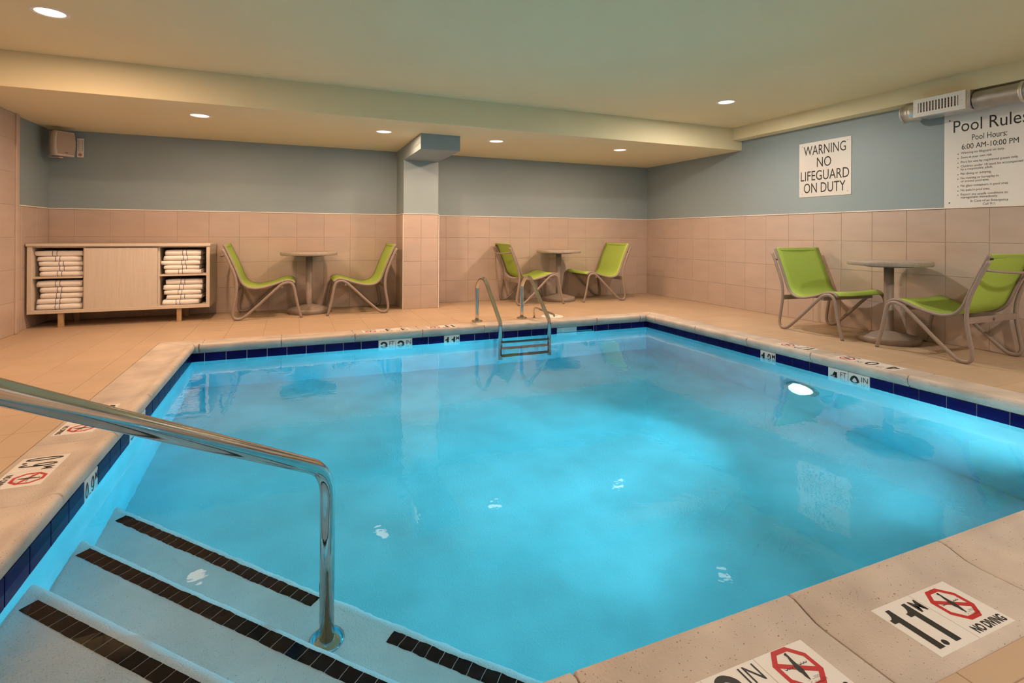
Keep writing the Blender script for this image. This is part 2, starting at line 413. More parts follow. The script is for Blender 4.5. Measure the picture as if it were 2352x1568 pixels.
clip_tiles(XRO, 0, -6.55, YBO)
clip_tiles(-4.75, XRO, -7.25, YNO)
MB().box(XW, XLO, YF, -6.305, -0.01, 0).box(XLO, -4.755, YF, YNO, -0.01, 0).box(-4.755, 0, YF, -7.255, -0.01, 0).box(XRO, 0, -7.255, -6.555, -0.01, 0).build('floor_finish', m_ftile, fl)

# ------------------------------------------------------------------ pool basin
bs = MB(); WT = 0.12; ZB = -1.5
bs.box(XL - WT, XL, YN - WT, YB + WT, ZB, ZT); bs.box(XR, XR + WT, YN - WT, YB + WT, ZB, ZT)
SK0, SK1, SKZ0, SKZ1 = -2.752, -2.277, -0.185, -0.064      # skimmer mouth
bs.box(XL, SK0, YB, YB + WT, ZB, ZT); bs.box(SK1, XR, YB, YB + WT, ZB, ZT); bs.box(SK0, SK1, YB, YB + WT, ZB, SKZ0)
bs.box(XL, XR, YN - WT, YN, ZB, ZT)
DL, DR = ZW - 0.90, ZW - 1.22
bs.add([(XL, YN, DL), (XR, YN, DR), (XR, YB, DR), (XL, YB, DL), (XL, YN, ZB), (XR, YN, ZB), (XR, YB, ZB), (XL, YB, ZB)],
       [(0, 1, 2, 3), (4, 7, 6, 5), (0, 4, 5, 1), (1, 5, 6, 2), (2, 6, 7, 3), (3, 7, 4, 0)])
basin = bs.build('pool_basin', m_plaster); tag(basin, 'pale plaster shell of the swimming pool', 'pool', kind='structure')
# waterline tiles
PT = 0.1622; TH6 = 0.145; tz = ZT - TH6 / 2
band = tag(bpy.data.objects.new('waterline_band', None), 'navy tile band around the pool waterline', 'tile band', kind='structure'); COL.objects.link(band)
MB().box(XL, SK0, YB - 0.002, YB, ZT - TH6 - 0.003, ZT).box(SK1, XR, YB - 0.002, YB, ZT - TH6 - 0.003, ZT).box(XR - 0.002, XR, YN, YB, ZT - TH6 - 0.003, ZT).box(XL, XL + 0.002, YN, YB, ZT - TH6 - 0.003, ZT).build('tile_bed', m_pgrout, band)
gp = 0.0025
ONE = [(0.0, 0.80), (0.0, 0.70), (0.42, 0.70), (0.42, 0.0), (1.0, 0.0), (1.0, 1.0), (0.62, 1.0), (0.55, 0.91), (0.40, 0.84), (0.20, 0.80)]
def digit(ch, w, h):
    if ch == '1':
        b = MB(); b.add([(x * w, y * h, 0) for x, y in ONE], [tuple(range(len(ONE)))]); me = b.mesh('lettering')
        if me.polygons[0].normal.z < 0: me.flip_normals()
        me.materials.append(m_ink); return me
    if ch == '.':
        b = MB(); b.add([(w / 2 + w / 2 * math.cos(k * PI / 8), h / 2 + h / 2 * math.sin(k * PI / 8), 0) for k in range(16)], [tuple(range(16))]); me = b.mesh('lettering')
        me.materials.append(m_ink); return me
    sw = (0.30 if w < 0.35 * h else 0.25) * w; k = sw / 2; b = MB()
    def stroke(pts, closed=False):
        P = [Vector((k + x * (w - sw), k + y * (h - sw), 0)) for x, y in pts]
        if not closed: P = spline(P, 4)
        n = len(P); vs = []
        for q in range(n):
            a = P[(q - 1) % n] if (closed or q) else P[0]; c = P[(q + 1) % n] if (closed or q < n - 1) else P[-1]
            t = (c - a).normalized(); m_ = Vector((-t.y, t.x, 0)) * k; vs += [P[q] + m_, P[q] - m_]
        b.add(vs, [(2 * q, 2 * q + 1, (2 * q + 3) % (2 * n), (2 * q + 2) % (2 * n)) for q in range(n if closed else n - 1)])
    ell = lambda cy_, ry: [(0.5 + 0.5 * math.cos(q * PI / 12), cy_ + ry * math.sin(q * PI / 12)) for q in range(24)]
    if ch == '0': stroke(ell(0.5, 0.5), True)
    if ch == '9': stroke(ell(0.70, 0.30), True); stroke([(1.0, 0.70), (0.98, 0.40), (0.80, 0.08), (0.45, 0.0), (0.05, 0.16)])
    if ch == '2': stroke([(0.0, 0.74), (0.18, 0.95), (0.5, 1.0), (0.85, 0.93), (0.98, 0.74), (0.80, 0.48), (0.35, 0.20), (0.02, 0.0)]); stroke([(0.0, 0.0), (0.5, 0.0), (1.0, 0.0)])
    if ch == '3': stroke([(0.02, 0.82), (0.25, 0.98), (0.6, 1.0), (0.92, 0.85), (0.85, 0.62), (0.45, 0.53)]); stroke([(0.45, 0.53), (0.88, 0.45), (1.0, 0.25), (0.75, 0.03), (0.35, 0.0), (0.0, 0.17)])
    if ch == '4': stroke([(0.78, 0.0), (0.78, 0.5), (0.78, 1.0)]); stroke([(0.70, 1.0), (0.37, 0.62), (0.02, 0.26)]); stroke([(0.0, 0.24), (0.5, 0.24), (1.0, 0.24)])
    me = b.mesh('lettering')
    me.materials.append(m_ink); return me
def depth_print(parent, O, X, Y, tw, th, big, sup):
    """big bold number with a small raised unit, O: lower left corner of the tile"""
    O, X, Y = Vector(O), Vector(X), Vector(Y)
    def put(me, x, y): place(me, 'lettering', parent, O + X * (x * tw) + Y * (y * th), X, Y)
    if len(big) > 1:
        put(digit(big[0], 0.24 * tw, 0.80 * th), 0.06, 0.10); put(digit('.', 0.11 * tw, 0.11 * tw), 0.335, 0.10); put(digit(big[2], 0.24 * tw, 0.80 * th), 0.475, 0.10)
    else: put(digit(big, 0.46 * tw, 0.80 * th), 0.08, 0.10)
    if len(sup) > 1: put(text_mesh(sup, h=0.27 * th, w=0.29 * tw, off=0.0), 0.63, 0.63)
    else: put(text_mesh(sup, h=0.23 * th, w=0.19 * tw, off=0.03), 0.775, 0.67)
def band_text(parent, c, face, s, sup):
    X = Vector({'back': (1, 0, 0), 'right': (0, -1, 0), 'left': (0, 1, 0)}[face]); N = Vector({'back': (0, -1, 0), 'right': (-1, 0, 0), 'left': (1, 0, 0)}[face])
    depth_print(parent, Vector(c) + N * 0.0064 - X * (PT / 2) - Vector((0, 0, TH6 / 2)), X, (0, 0, 1), PT, TH6, s, sup)
def band_run(face, joints, marks):
    for i in range(len(joints) - 1):
        a, c = sorted((joints[i], joints[i + 1])); wd = c - a - 2 * gp
        if wd < 0.01: continue
        mid = (a + c) / 2
        p = {'back': (mid, YB - 0.002, tz), 'right': (XR - 0.002, mid, tz), 'left': (XL + 0.002, mid, tz)}[face]
        mk = [q for q in marks if abs(q[0] - mid) < 0.05]
        o = put_tile('band_tile', band, p, wd, TH6, 0.006, m_marker if mk else m_navy, face, 0.001)
        if mk:
            o.name = 'marker_tile'; o['label'] = 'white depth marker tile reading ' + mk[0][1] + ' ' + mk[0][2]
            band_text(band, p, face, mk[0][1], mk[0][2])
jb = [XL] + [x for x in [-6.1392 + PT * k for k in range(0, 30)] if x < XR - 0.02] + [XR]
jb1 = [x for x in jb if x < SK0 - 0.03] + [SK0]; jb2 = [SK1] + [x for x in jb if x > SK1 + 0.03]
band_run('back', jb1, [(-4.600, '3', 'FT'), (-4.436, '3', 'IN'), (-3.950, '1.1', 'M')])
band_run('back', jb2, [])
jr = [YB - 0.002] + [y for y in [-2.2529 + PT - PT * k for k in range(0, 27)] if y > YN + 0.02 and y < YB - 0.03] + [YN]
band_run('right', jr, [(-3.795, '1.2', 'M'), (-4.445, '4', 'FT'), (-4.605, '0', 'IN')])
jl = [YB - 0.002] + [y for y in [-2.110 - PT * k for k in range(0, 27)] if y > YN + 0.02] + [YN]
band_run('left', jl, [(-4.463, '0.9', 'M'), (-3.650, '0', 'IN'), (-3.812, '3', 'FT')])

# ------------------------------------------------------------------ coping stones
PROF = [(0.004, -0.058), (0.0, -0.004), (0.004, 0.0), (0.19, 0.0), (0.222, 0.003), (0.248, 0.011), (0.270, 0.019), (0.288, 0.0225), (0.302, 0.019), (0.312, 0.008),
        (0.316, -0.008), (0.313, -0.024), (0.305, -0.038), (0.296, -0.047), (0.290, -0.054), (0.284, -0.0605)]
cb = MB()
for r in ((XLO, XL, YNO, YBO), (XR, XRO, YNO, YBO), (XL, XR, YB, YBO), (XL, XR, YNO, YN)):
    cb.box(r[0] + (0.004 if r[0] != XL else 0), r[1] - (0.004 if r[1] != XR else 0), r[2] + 0.004 * (r[2] == YNO), r[3] - 0.004, -0.066, -0.006)
coping = cb.build('pool_coping', m_mortar); tag(coping, 'pale cast stone coping with rounded raised lip around the pool', 'coping', kind='structure')
def coping_side(o, along, inward, L, joints):
    o = Vector(o); A = Vector(along); N = Vector(inward); js = [0] + joints + [L]
    for i in range(len(js) - 1):
        a, c = js[i], js[i + 1]; first, last = i == 0, i == len(js) - 2; g = 0.0025; b = MB()
        def pt(p, s, shr, end):
            t, z = p; k = 1.0
            if first and end == 0: s = max(s, t + 0.002)
            if last and end == 1: s = min(s, L - t - 0.002)
            zz = z - shr if z > -0.04 else z
            tt = t - shr if t > 0.28 else t
            return o + A * s + N * tt + Vector((0, 0, zz))
        # four rings: softened ends
        rings = [(a + g, 0.004, 0), (a + g + 0.005, 0.0, 0), (c - g - 0.005, 0.0, 1), (c - g, 0.004, 1)]
        n = len(PROF); vs = []
        for (s, shr, e) in rings: vs += [pt(p, s, shr, e) for p in PROF]
        fs = []
        for q in range(3):
            for k in range(n):
                k2 = (k + 1) % n; fs.append((q * n + k, q * n + k2, (q + 1) * n + k2, (q + 1) * n + k))
        b.add(vs, fs, True); b.f.append(tuple(reversed(range(n)))); b.sm.append(False); b.f.append(tuple(3 * n + k for k in range(n))); b.sm.append(False)
        st = b.build('coping_stone', m_cope, coping)
        md = st.modifiers.new('split', 'EDGE_SPLIT'); md.split_angle = 0.75
coping_side((XLO, YBO, 0), (0, -1, 0), (1, 0, 0), YBO - YNO, [1.082, 1.796, 2.43, 3.063, 3.72, 4.37])
coping_side((XLO, YBO, 0), (1, 0, 0), (0, -1, 0), XRO - XLO, [0.345, 0.985, 1.624, 2.27, 2.92, 3.675, 4.274, 4.87])
coping_side((XRO, YBO, 0), (0, -1, 0), (-1, 0, 0), YBO - YNO, [0.48, 1.133, 1.807, 2.453, 3.185, 3.85, 4.45])
coping_side((XLO, YNO, 0), (1, 0, 0), (0, 1, 0), XRO - XLO, [0.36, 1.0, 1.647, 2.294, 2.941, 3.59, 4.24, 4.87])

# depth markers on the coping
ZM = 0.0006
def octagon(r, sx=1.0): return [(r * math.cos(PI / 8 + k * PI / 4) * sx, r * math.sin(PI / 8 + k * PI / 4)) for k in range(8)]
def no_diving_meshes():
    """red octagon with bar, black diver with waves, all in a unit tile 0..1"""
    red = MB(); c = (0.5, 0.61); o1 = octagon(0.37); o2 = octagon(0.288)
    vs = [(c[0] + x, c[1] + y, 0) for x, y in o1] + [(c[0] + x, c[1] + y, 0) for x, y in o2]
    red.add(vs, [(k, (k + 1) % 8, 8 + (k + 1) % 8, 8 + k) for k in range(8)])
    d = 0.28; wq = 0.034
    red.add([(c[0] - d + wq, c[1] + d * 0.45 + wq, 0.0002), (c[0] - d - wq * 0.2, c[1] + d * 0.45 - wq, 0.0002), (c[0] + d - wq, c[1] - d * 0.45 - wq, 0.0002), (c[0] + d + wq * 0.2, c[1] - d * 0.45 + wq, 0.0002)], [(0, 1, 2, 3)])
    blk = MB()
    body = [(0.52, 0.86), (0.505, 0.84), (0.515, 0.80), (0.50, 0.74), (0.49, 0.68), (0.475, 0.62), (0.475, 0.56), (0.485, 0.51), (0.48, 0.47), (0.485, 0.44), (0.49, 0.40), (0.497, 0.40),
            (0.505, 0.44), (0.512, 0.47), (0.518, 0.51), (0.53, 0.56), (0.532, 0.62), (0.528, 0.68), (0.53, 0.74), (0.535, 0.80), (0.535, 0.84), (0.54, 0.86)]
    blk.add([(0.51 + (x - 0.51) * 1.75, y, 0.0004) for x, y in body], [tuple(range(len(body)))])
    for sx in (-1, 1):
        for k in range(3):
            cx_ = 0.5 + sx * (0.085 + 0.055 * k); pts = []
            for q in range(7):
                a = PI * q / 6; pts.append((cx_ + 0.0275 * math.cos(a), 0.66 - 0.03 * math.sin(a)))
            for q in range(6):
                (xa, ya), (xb, yb) = pts[q], pts[q + 1]
                blk.add([(xa, ya - 0.006, 0.0003), (xb, yb - 0.006, 0.0003), (xb, yb + 0.006, 0.0003), (xa, ya + 0.006, 0.0003)], [(0, 1, 2, 3)])
    for dx, dy in ((-0.09, 0.02), (-0.06, -0.03), (0.055, -0.03), (0.09, 0.015)):
        blk.add([(0.49 + dx * 0.35, 0.39 + dy * 0.4, 0.0003), (0.495 + dx * 0.35, 0.385 + dy * 0.4, 0.0003), (0.49 + dx, 0.385 + dy, 0.0003)], [(0, 1, 2)])
    return red, blk
red_b, blk_b = no_diving_meshes()
ME_RED = red_b.mesh('prohibition_sign'); ME_RED.materials.append(m_red)
ME_BLK = blk_b.mesh('diver'); ME_BLK.materials.append(m_ink)
for me_ in (ME_RED, ME_BLK):
    for v in me_.vertices: v.co.x *= 0.151; v.co.y *= 0.160
ME_ND = text_mesh('NO DIVING', h=0.024, w=0.122, off=0.04); ME_TOO = text_mesh('TOO', h=0.007, w=0.016, m=m_grey_ink); ME_SHA = text_mesh('SHALLOW', h=0.007, w=0.034, m=m_grey_ink)
def coping_marker(origin, xdir, ydir, items):
    """row of 0.153 m tiles; origin: lower left corner for the reader; items: (big, sup) or 'ND'"""
    X = Vector(xdir); Y = Vector(ydir); O = Vector(origin)
    for k, it in enumerate(items):
        o0 = O + X * (0.1535 * k); big = it if it != 'ND' else None
        c = MB(); q = [o0 + X * 0.0008, o0 + X * 0.1527, o0 + X * 0.1527 + Y * 0.162, o0 + X * 0.0008 + Y * 0.162]
        vs = [v + Vector((0, 0, -0.003)) for v in q] + [v + Vector((0, 0, ZM)) for v in q]
        c.add(vs, [(0, 3, 2, 1), (4, 5, 6, 7), (0, 1, 5, 4), (1, 2, 6, 5), (2, 3, 7, 6), (3, 0, 4, 7)])
        t = c.build('marker_tile', m_marker, coping)
        z = Vector((0, 0, ZM + 0.0004))
        if it == 'ND':
            t['label'] = 'white no diving tile with red octagon'
            for me_, nm in ((ME_RED, 'prohibition_sign'), (ME_BLK, 'diver')): place(me_, nm, t, o0 + z, X, Y)
            place(ME_ND, 'lettering', t, o0 + z + X * 0.018 + Y * 0.009, X, Y)
            place(ME_TOO, 'lettering', t, o0 + z + X * 0.086 + Y * 0.062, X, Y)
            place(ME_SHA, 'lettering', t, o0 + z + X * 0.078 + Y * 0.051, X, Y)
        else:
            big, sup = it; t['label'] = 'white depth tile reading ' + big + ' ' + sup
            depth_print(t, o0 + z, X, Y, 0.1535, 0.162, big, sup)
coping_marker((-4.0615, -6.4855, 0), (1, 0, 0), (0, 1, 0), [('1.1', 'M'), 'ND'])
coping_marker((-4.776, -6.4775, 0), (1, 0, 0), (0, 1, 0), [('3', 'FT'), ('3', 'IN'), 'ND'])
coping_marker((-6.497, -4.358, 0), (0, -1, 0), (1, 0, 0), [('0.9', 'M'), 'ND'])
coping_marker((-6.500, -3.626, 0), (0, -1, 0), (1, 0, 0), [('3', 'FT'), ('0', 'IN'), 'ND'])
coping_marker((-3.855, -1.795, 0), (-1, 0, 0), (0, -1, 0), [('1.1', 'M'), 'ND'])
coping_marker((-4.350, -1.795, 0), (-1, 0, 0), (0, -1, 0), [('3', 'FT'), ('3', 'IN'), 'ND'])
coping_marker((-1.292, -4.090, 0), (0, 1, 0), (-1, 0, 0), [('1.2', 'M'), 'ND'])
coping_marker((-1.292, -4.785, 0), (0, 1, 0), (-1, 0, 0), [('4', 'FT'), ('0', 'IN'), 'ND'])

# ------------------------------------------------------------------ corner steps
S2 = math.sqrt(2); DV = Vector((1, 1, 0)) / S2; AL = Vector((1, -1, 0)) / S2
steps = bpy.data.objects.new('pool_steps', None); COL.objects.link(steps); tag(steps, 'three pale corner steps under water with black tile strips', 'steps', kind='structure')
STEP = [(-11.210, 0.20), (-10.765, 0.44), (-10.300, 0.68)]
strips = [[(-0.773, 1.2, -11.320)], [(-1.113, 1.4, -10.848)], [(-1.415, -0.228, -10.391), (0.125, 1.45, -10.402)]]
corner_s = XL + YN
for i, (s, d) in enumerate(STEP):
    qe = s / S2; q0 = corner_s / S2 - 0.25; zt = ZW - d; r = 0.045
    poly = [(q0, ZB + 0.1), (q0, zt)] + [(qe - r + r * math.sin(a), zt - r + r * math.cos(a)) for a in [PI / 2 * k / 8 for k in range(9)]] + [(qe, ZB + 0.1)]
    ex = (qe - corner_s / S2)
    b = MB(); n = len(poly)
    mid = (XL - YN) / S2
    vs = [DV * p[0] + AL * (mid - ex - 0.02) + Vector((0, 0, p[1])) for p in poly] + [DV * p[0] + AL * (mid + ex + 0.02) + Vector((0, 0, p[1])) for p in poly]
    b.add(vs, [(k, (k + 1) % n, n + (k + 1) % n, n + k) for k in range(n)], True)
    b.f.append(tuple(reversed(range(n)))); b.sm.append(False); b.f.append(tuple(n + k for k in range(n))); b.sm.append(False)
    st = b.build('step', m_step, steps)
    md = st.modifiers.new('split', 'EDGE_SPLIT'); md.split_angle = 0.6
    for (a0, a1, sm) in strips[i]:
        k = 0
        while a0 + 0.054 * (k + 1) <= a1 + 0.02:
            ac = a0 + 0.054 * (k + 0.5); p = DV * (sm / S2) + AL * ac
            k += 1
            if p.x < XL + 0.005 or p.y < YN + 0.02: continue
            o = bpy.data.objects.new('step_tile', tile_mesh(0.0510, 0.0500, 0.004, m_black_tile, 0.0008)); COL.objects.link(o); o.parent = st
            o.location = (p.x, p.y, zt - 0.001); o.rotation_euler = (0, 0, -PI / 4)

# ------------------------------------------------------------------ water
E_ = 0.012
b = MB().box(XL - E_, XR + E_, YN - E_, YB + E_, ZB + 0.05, ZW)
wat = b.build('pool_water', m_water); tag(wat, 'clear turquoise water filling the pool', 'water', kind='stuff')

# skimmer mouth in the far pool wall
sk = thing('skimmer', ((SK0 + SK1) / 2, YB, SKZ0), 'dark skimmer opening in the navy tiles beside the ladder', 'skimmer')
hx = (SK1 - SK0) / 2; hz = SKZ1 - SKZ0
MB().box(-hx, hx, 0.11, 0.12, 0, hz).box(-hx, -hx + 0.006, 0.0, 0.11, 0, hz).box(hx - 0.006, hx, 0.0, 0.11, 0, hz).box(-hx, hx, 0, 0.11, 0, 0.006).build('throat', m_navy, sk)
MB().box(-hx + 0.008, 0.02, 0.004, 0.012, 0.062, hz - 0.004).build('weir_flap', m_skim, sk, bevel=0.002)
MB().box(-0.17, -0.145, 0.001, 0.004, 0.083, 0.092).build('catch', m_white, sk)

# pool lamps: one in the sign-side pool wall, two hidden near-wall ones added to brighten the water
def pool_lamp(loc, rz, power, label, spread=180, tilt=10):
    pl = thing('pool_lamp', loc, label, 'pool lamp', 'underwater pool lamps', rz)
    MB().lathe([(0.10, 0.0), (0.145, 0.0), (0.150, -0.012), (0.143, -0.026), (0.125, -0.03), (0.118, -0.02)], n=36, ax='x').build('face_ring', m_steel, pl)
    MB().lathe([(0.0, -0.034), (0.05, -0.032), (0.09, -0.026), (0.118, -0.014), (0.12, 0.0)], n=36, ax='x').build('lens', m_lens_p, pl)
    ld = bpy.data.lights.new('pool_lamp_light', 'AREA'); ld.shape = 'DISK'; ld.size = 0.20; ld.energy = power; ld.color = POOLC; ld.spread = math.radians(spread)
    lo = bpy.data.objects.new('pool_lamp_light', ld); COL.objects.link(lo); lo.parent = pl; lo.location = (-0.05, 0, 0); lo.rotation_euler = (0, PI / 2 + math.radians(tilt), 0)
pool_lamp((XR, -4.14, -0.785), 0.0, P_POOL * 2.9, 'round bright underwater pool lamp below the 4 FT marker', 98, 23)
pool_lamp((-3.86, YN, -0.70), -PI / 2, P_POOL * 0.5, 'added hidden underwater lamp in the near pool wall by the steps', 70, 6)
pool_lamp((-2.15, YN, -0.74), -PI / 2, P_POOL * 0.85, 'added hidden underwater lamp in the near pool wall far from the steps', 110, 16)

# ------------------------------------------------------------------ downlights
for k, (x, y, z, c, pw, lab) in enumerate(LIGHTS):
    t = thing('downlight', (x, y, z), lab, 'ceiling light', 'recessed ceiling downlights')
    MB().lathe([(0.078, 0.004), (0.078, -0.002), (0.083, -0.006), (0.098, -0.004), (0.102, 0.0), (0.102, 0.004)], n=32).build('trim_ring', m_ring, t)
    MB().lathe([(0.0, -0.004), (0.05, -0.0035), (0.0785, -0.001), (0.0785, 0.004)], n=32).build('lens', m_lens_w if c == WARM else m_lens_n, t)
    ld = bpy.data.lights.new('downlight_lamp', 'AREA'); ld.shape = 'DISK'; ld.size = 0.15; ld.energy = pw; ld.color = c; ld.spread = PI
    lo = bpy.data.objects.new('downlight_lamp', ld); COL.objects.link(lo); lo.parent = t; lo.location = (0, 0, -0.012)

# ------------------------------------------------------------------ handrail into the pool
post = Vector((-5.325, -5.231, 0)); dr = Vector((-1, -1, 0)) / S2
hr = thing('handrail', (post.x, post.y, ZW - 0.68), 'polished steel grab rail rising out of the pool over the steps', 'handrail')
o0 = Vector((post.x, post.y, ZW - 0.68))
rp = [post + Vector((0, 0, ZW - 0.68)), post + Vector((0, 0, 0.122)), post + dr * 1.37 + Vector((0, 0, 0.914)), post + dr * 1.68 + Vector((0, 0, 0.912)), post + dr * 1.76 + Vector((0, 0, 0.0))]
MB().tube([p - o0 for p in rounded(rp, 0.17, 16)], 0.0255, 20).build('rail_tube', m_steel, hr)
MB().lathe([(0.0245, 0.0), (0.060, 0.0), (0.062, 0.008), (0.050, 0.016), (0.030, 0.020), (0.0245, 0.02)], n=32).build('base_flange', m_steel, hr)
pe = post + dr * 1.76 - o0
MB().lathe([(0.0245, 0.0), (0.060, 0.0), (0.062, 0.008), (0.050, 0.016), (0.030, 0.020), (0.0245, 0.02)], c=pe, n=32).build('base_flange', m_steel, hr)

# ------------------------------------------------------------------ ladder
la = thing('pool_ladder', (-3.23, -2.0, 0), 'steel pool ladder with two arched rails and three submerged rungs', 'ladder')
lorg = Vector((-3.23, -2.0, 0)); rails = []
for ax, ay, ex, ey in ((-3.56, -1.70, -3.496, -2.247), (-3.01, -1.68, -2.950, -2.264)):
    a = Vector((ax, ay, 0)); d0 = Vector((ex - ax, ey - ay, 0)); rr = d0.length; d0.normalize()
    P2 = [(0, 0), (0, 0.335), (0.008, 0.385), (0.030, 0.425), (0.068, 0.462), (0.112, 0.481), (0.160, 0.484), (0.200, 0.470), (0.236, 0.438), (0.275, 0.393)]
    arc = spline([a + Vector((0, 0, z)) + d0 * q for q, z in P2], 5)
    low = rounded([arc[-1], a + Vector((0, 0, 0.066)) + d0 * rr, a + Vector((0, 0, ZW - 0.76)) + d0 * rr], 0.10, 8)
    MB().tube([p - lorg for p in arc + low[1:]], 0.0212, 16).build('ladder_rail', m_steel, la)
    MB().lathe([(0.0215, 0.0), (0.056, 0.0), (0.060, 0.006), (0.058, 0.014), (0.040, 0.018), (0.0215, 0.018)], c=a - lorg, n=28).build('flange', m_steel, la)
    rails.append(a + d0 * rr)
for dep in (0.09, 0.35, 0.64):
    p, q = rails[0] - lorg, rails[1] - lorg; z = ZW - dep
    b = MB(); wv = (q - p).normalized(); nv = Vector((-wv.y, wv.x, 0))
    vs = []
    for e in (p + wv * 0.012, q - wv * 0.012):
        for (t, h) in ((-0.045, -0.012), (0.045, -0.012), (0.045, 0.008), (-0.045, 0.008)): vs.append(e + nv * t + Vector((0, 0, z + h)))
    b.add(vs, [(0, 1, 2, 3), (7, 6, 5, 4), (0, 4, 5, 1), (1, 5, 6, 2), (2, 6, 7, 3), (3, 7, 4, 0)])
    b.build('rung', m_rung, la, bevel=0.004)

# fill spout and skimmer lid on the deck
fs = thing('fill_spout', (-2.861, -1.701, 0), 'small bent steel fill spout on the deck beside the ladder', 'spout')
MB().tube(rounded([(0, 0, 0), (0, 0, 0.125), (0.061, -0.37, 0.090), (0.066, -0.385, 0.07)], 0.04, 8), 0.0115, 12).build('pipe', m_steel, fs)
MB().lathe([(0.0115, 0), (0.024, 0), (0.024, 0.005), (0.0115, 0.008)], n=20).build('collar', m_steel, fs)
sl = thing('skimmer_hatch', (-2.611, -1.670, 0), 'round white skimmer lid set in the deck by the spout', 'lid')
MB().lathe([(0.0, 0.007), (0.10, 0.007), (0.118, 0.006), (0.130, 0.003), (0.131, 0.0)], n=36).build('cover', m_lid, sl)
MB().lathe([(0.010, 0.0075), (0.012, 0.0085), (0.0, 0.0086)], c=(0.06, 0, 0), n=12).build('lift_hole', m_badge, sl)

# ------------------------------------------------------------------ tables
def make_table():
    t = thing('cafe_table', (0, 0, 0), 'x', 'table', 'round cafe tables by the walls')
    MB().lathe([(0.0, 0.742), (0.315, 0.742), (0.324, 0.740), (0.328, 0.734), (0.328, 0.706), (0.324, 0.701), (0.30, 0.700), (0.0, 0.700)], n=56).build('table_top', m_ttop, t)
    MB().lathe([(0.0, 0.700), (0.195, 0.700), (0.195, 0.690), (0.18, 0.687), (0.05, 0.684)], n=40).build('mounting_plate', m_badge, t)
    MB().lathe([(0.043, 0.09), (0.039, 0.11), (0.039, 0.69)], n=28).build('pedestal', m_frame, t)
    MB().lathe([(0.235, 0.0), (0.242, 0.004), (0.242, 0.048), (0.234, 0.056), (0.06, 0.098), (0.042, 0.104), (0.0, 0.104)], n=48).build('base', m_frame, t)
    return t
tproto = make_table()
TAB = [(-5.262, -0.330, 'round taupe cafe table between the towel cabinet and the column'),
       (-1.835, -0.345, 'round taupe cafe table on the far deck behind the ladder'),
       (-0.372, -4.085, 'round taupe cafe table below the rules sign on the sign wall')]
for i, (x, y, lab) in enumerate(TAB):
    t = tproto if i == 0 else copy_tree(tproto); t.location = (x, y, 0); t['label'] = lab; t.rotation_euler = (0, 0, 0.7 * i)

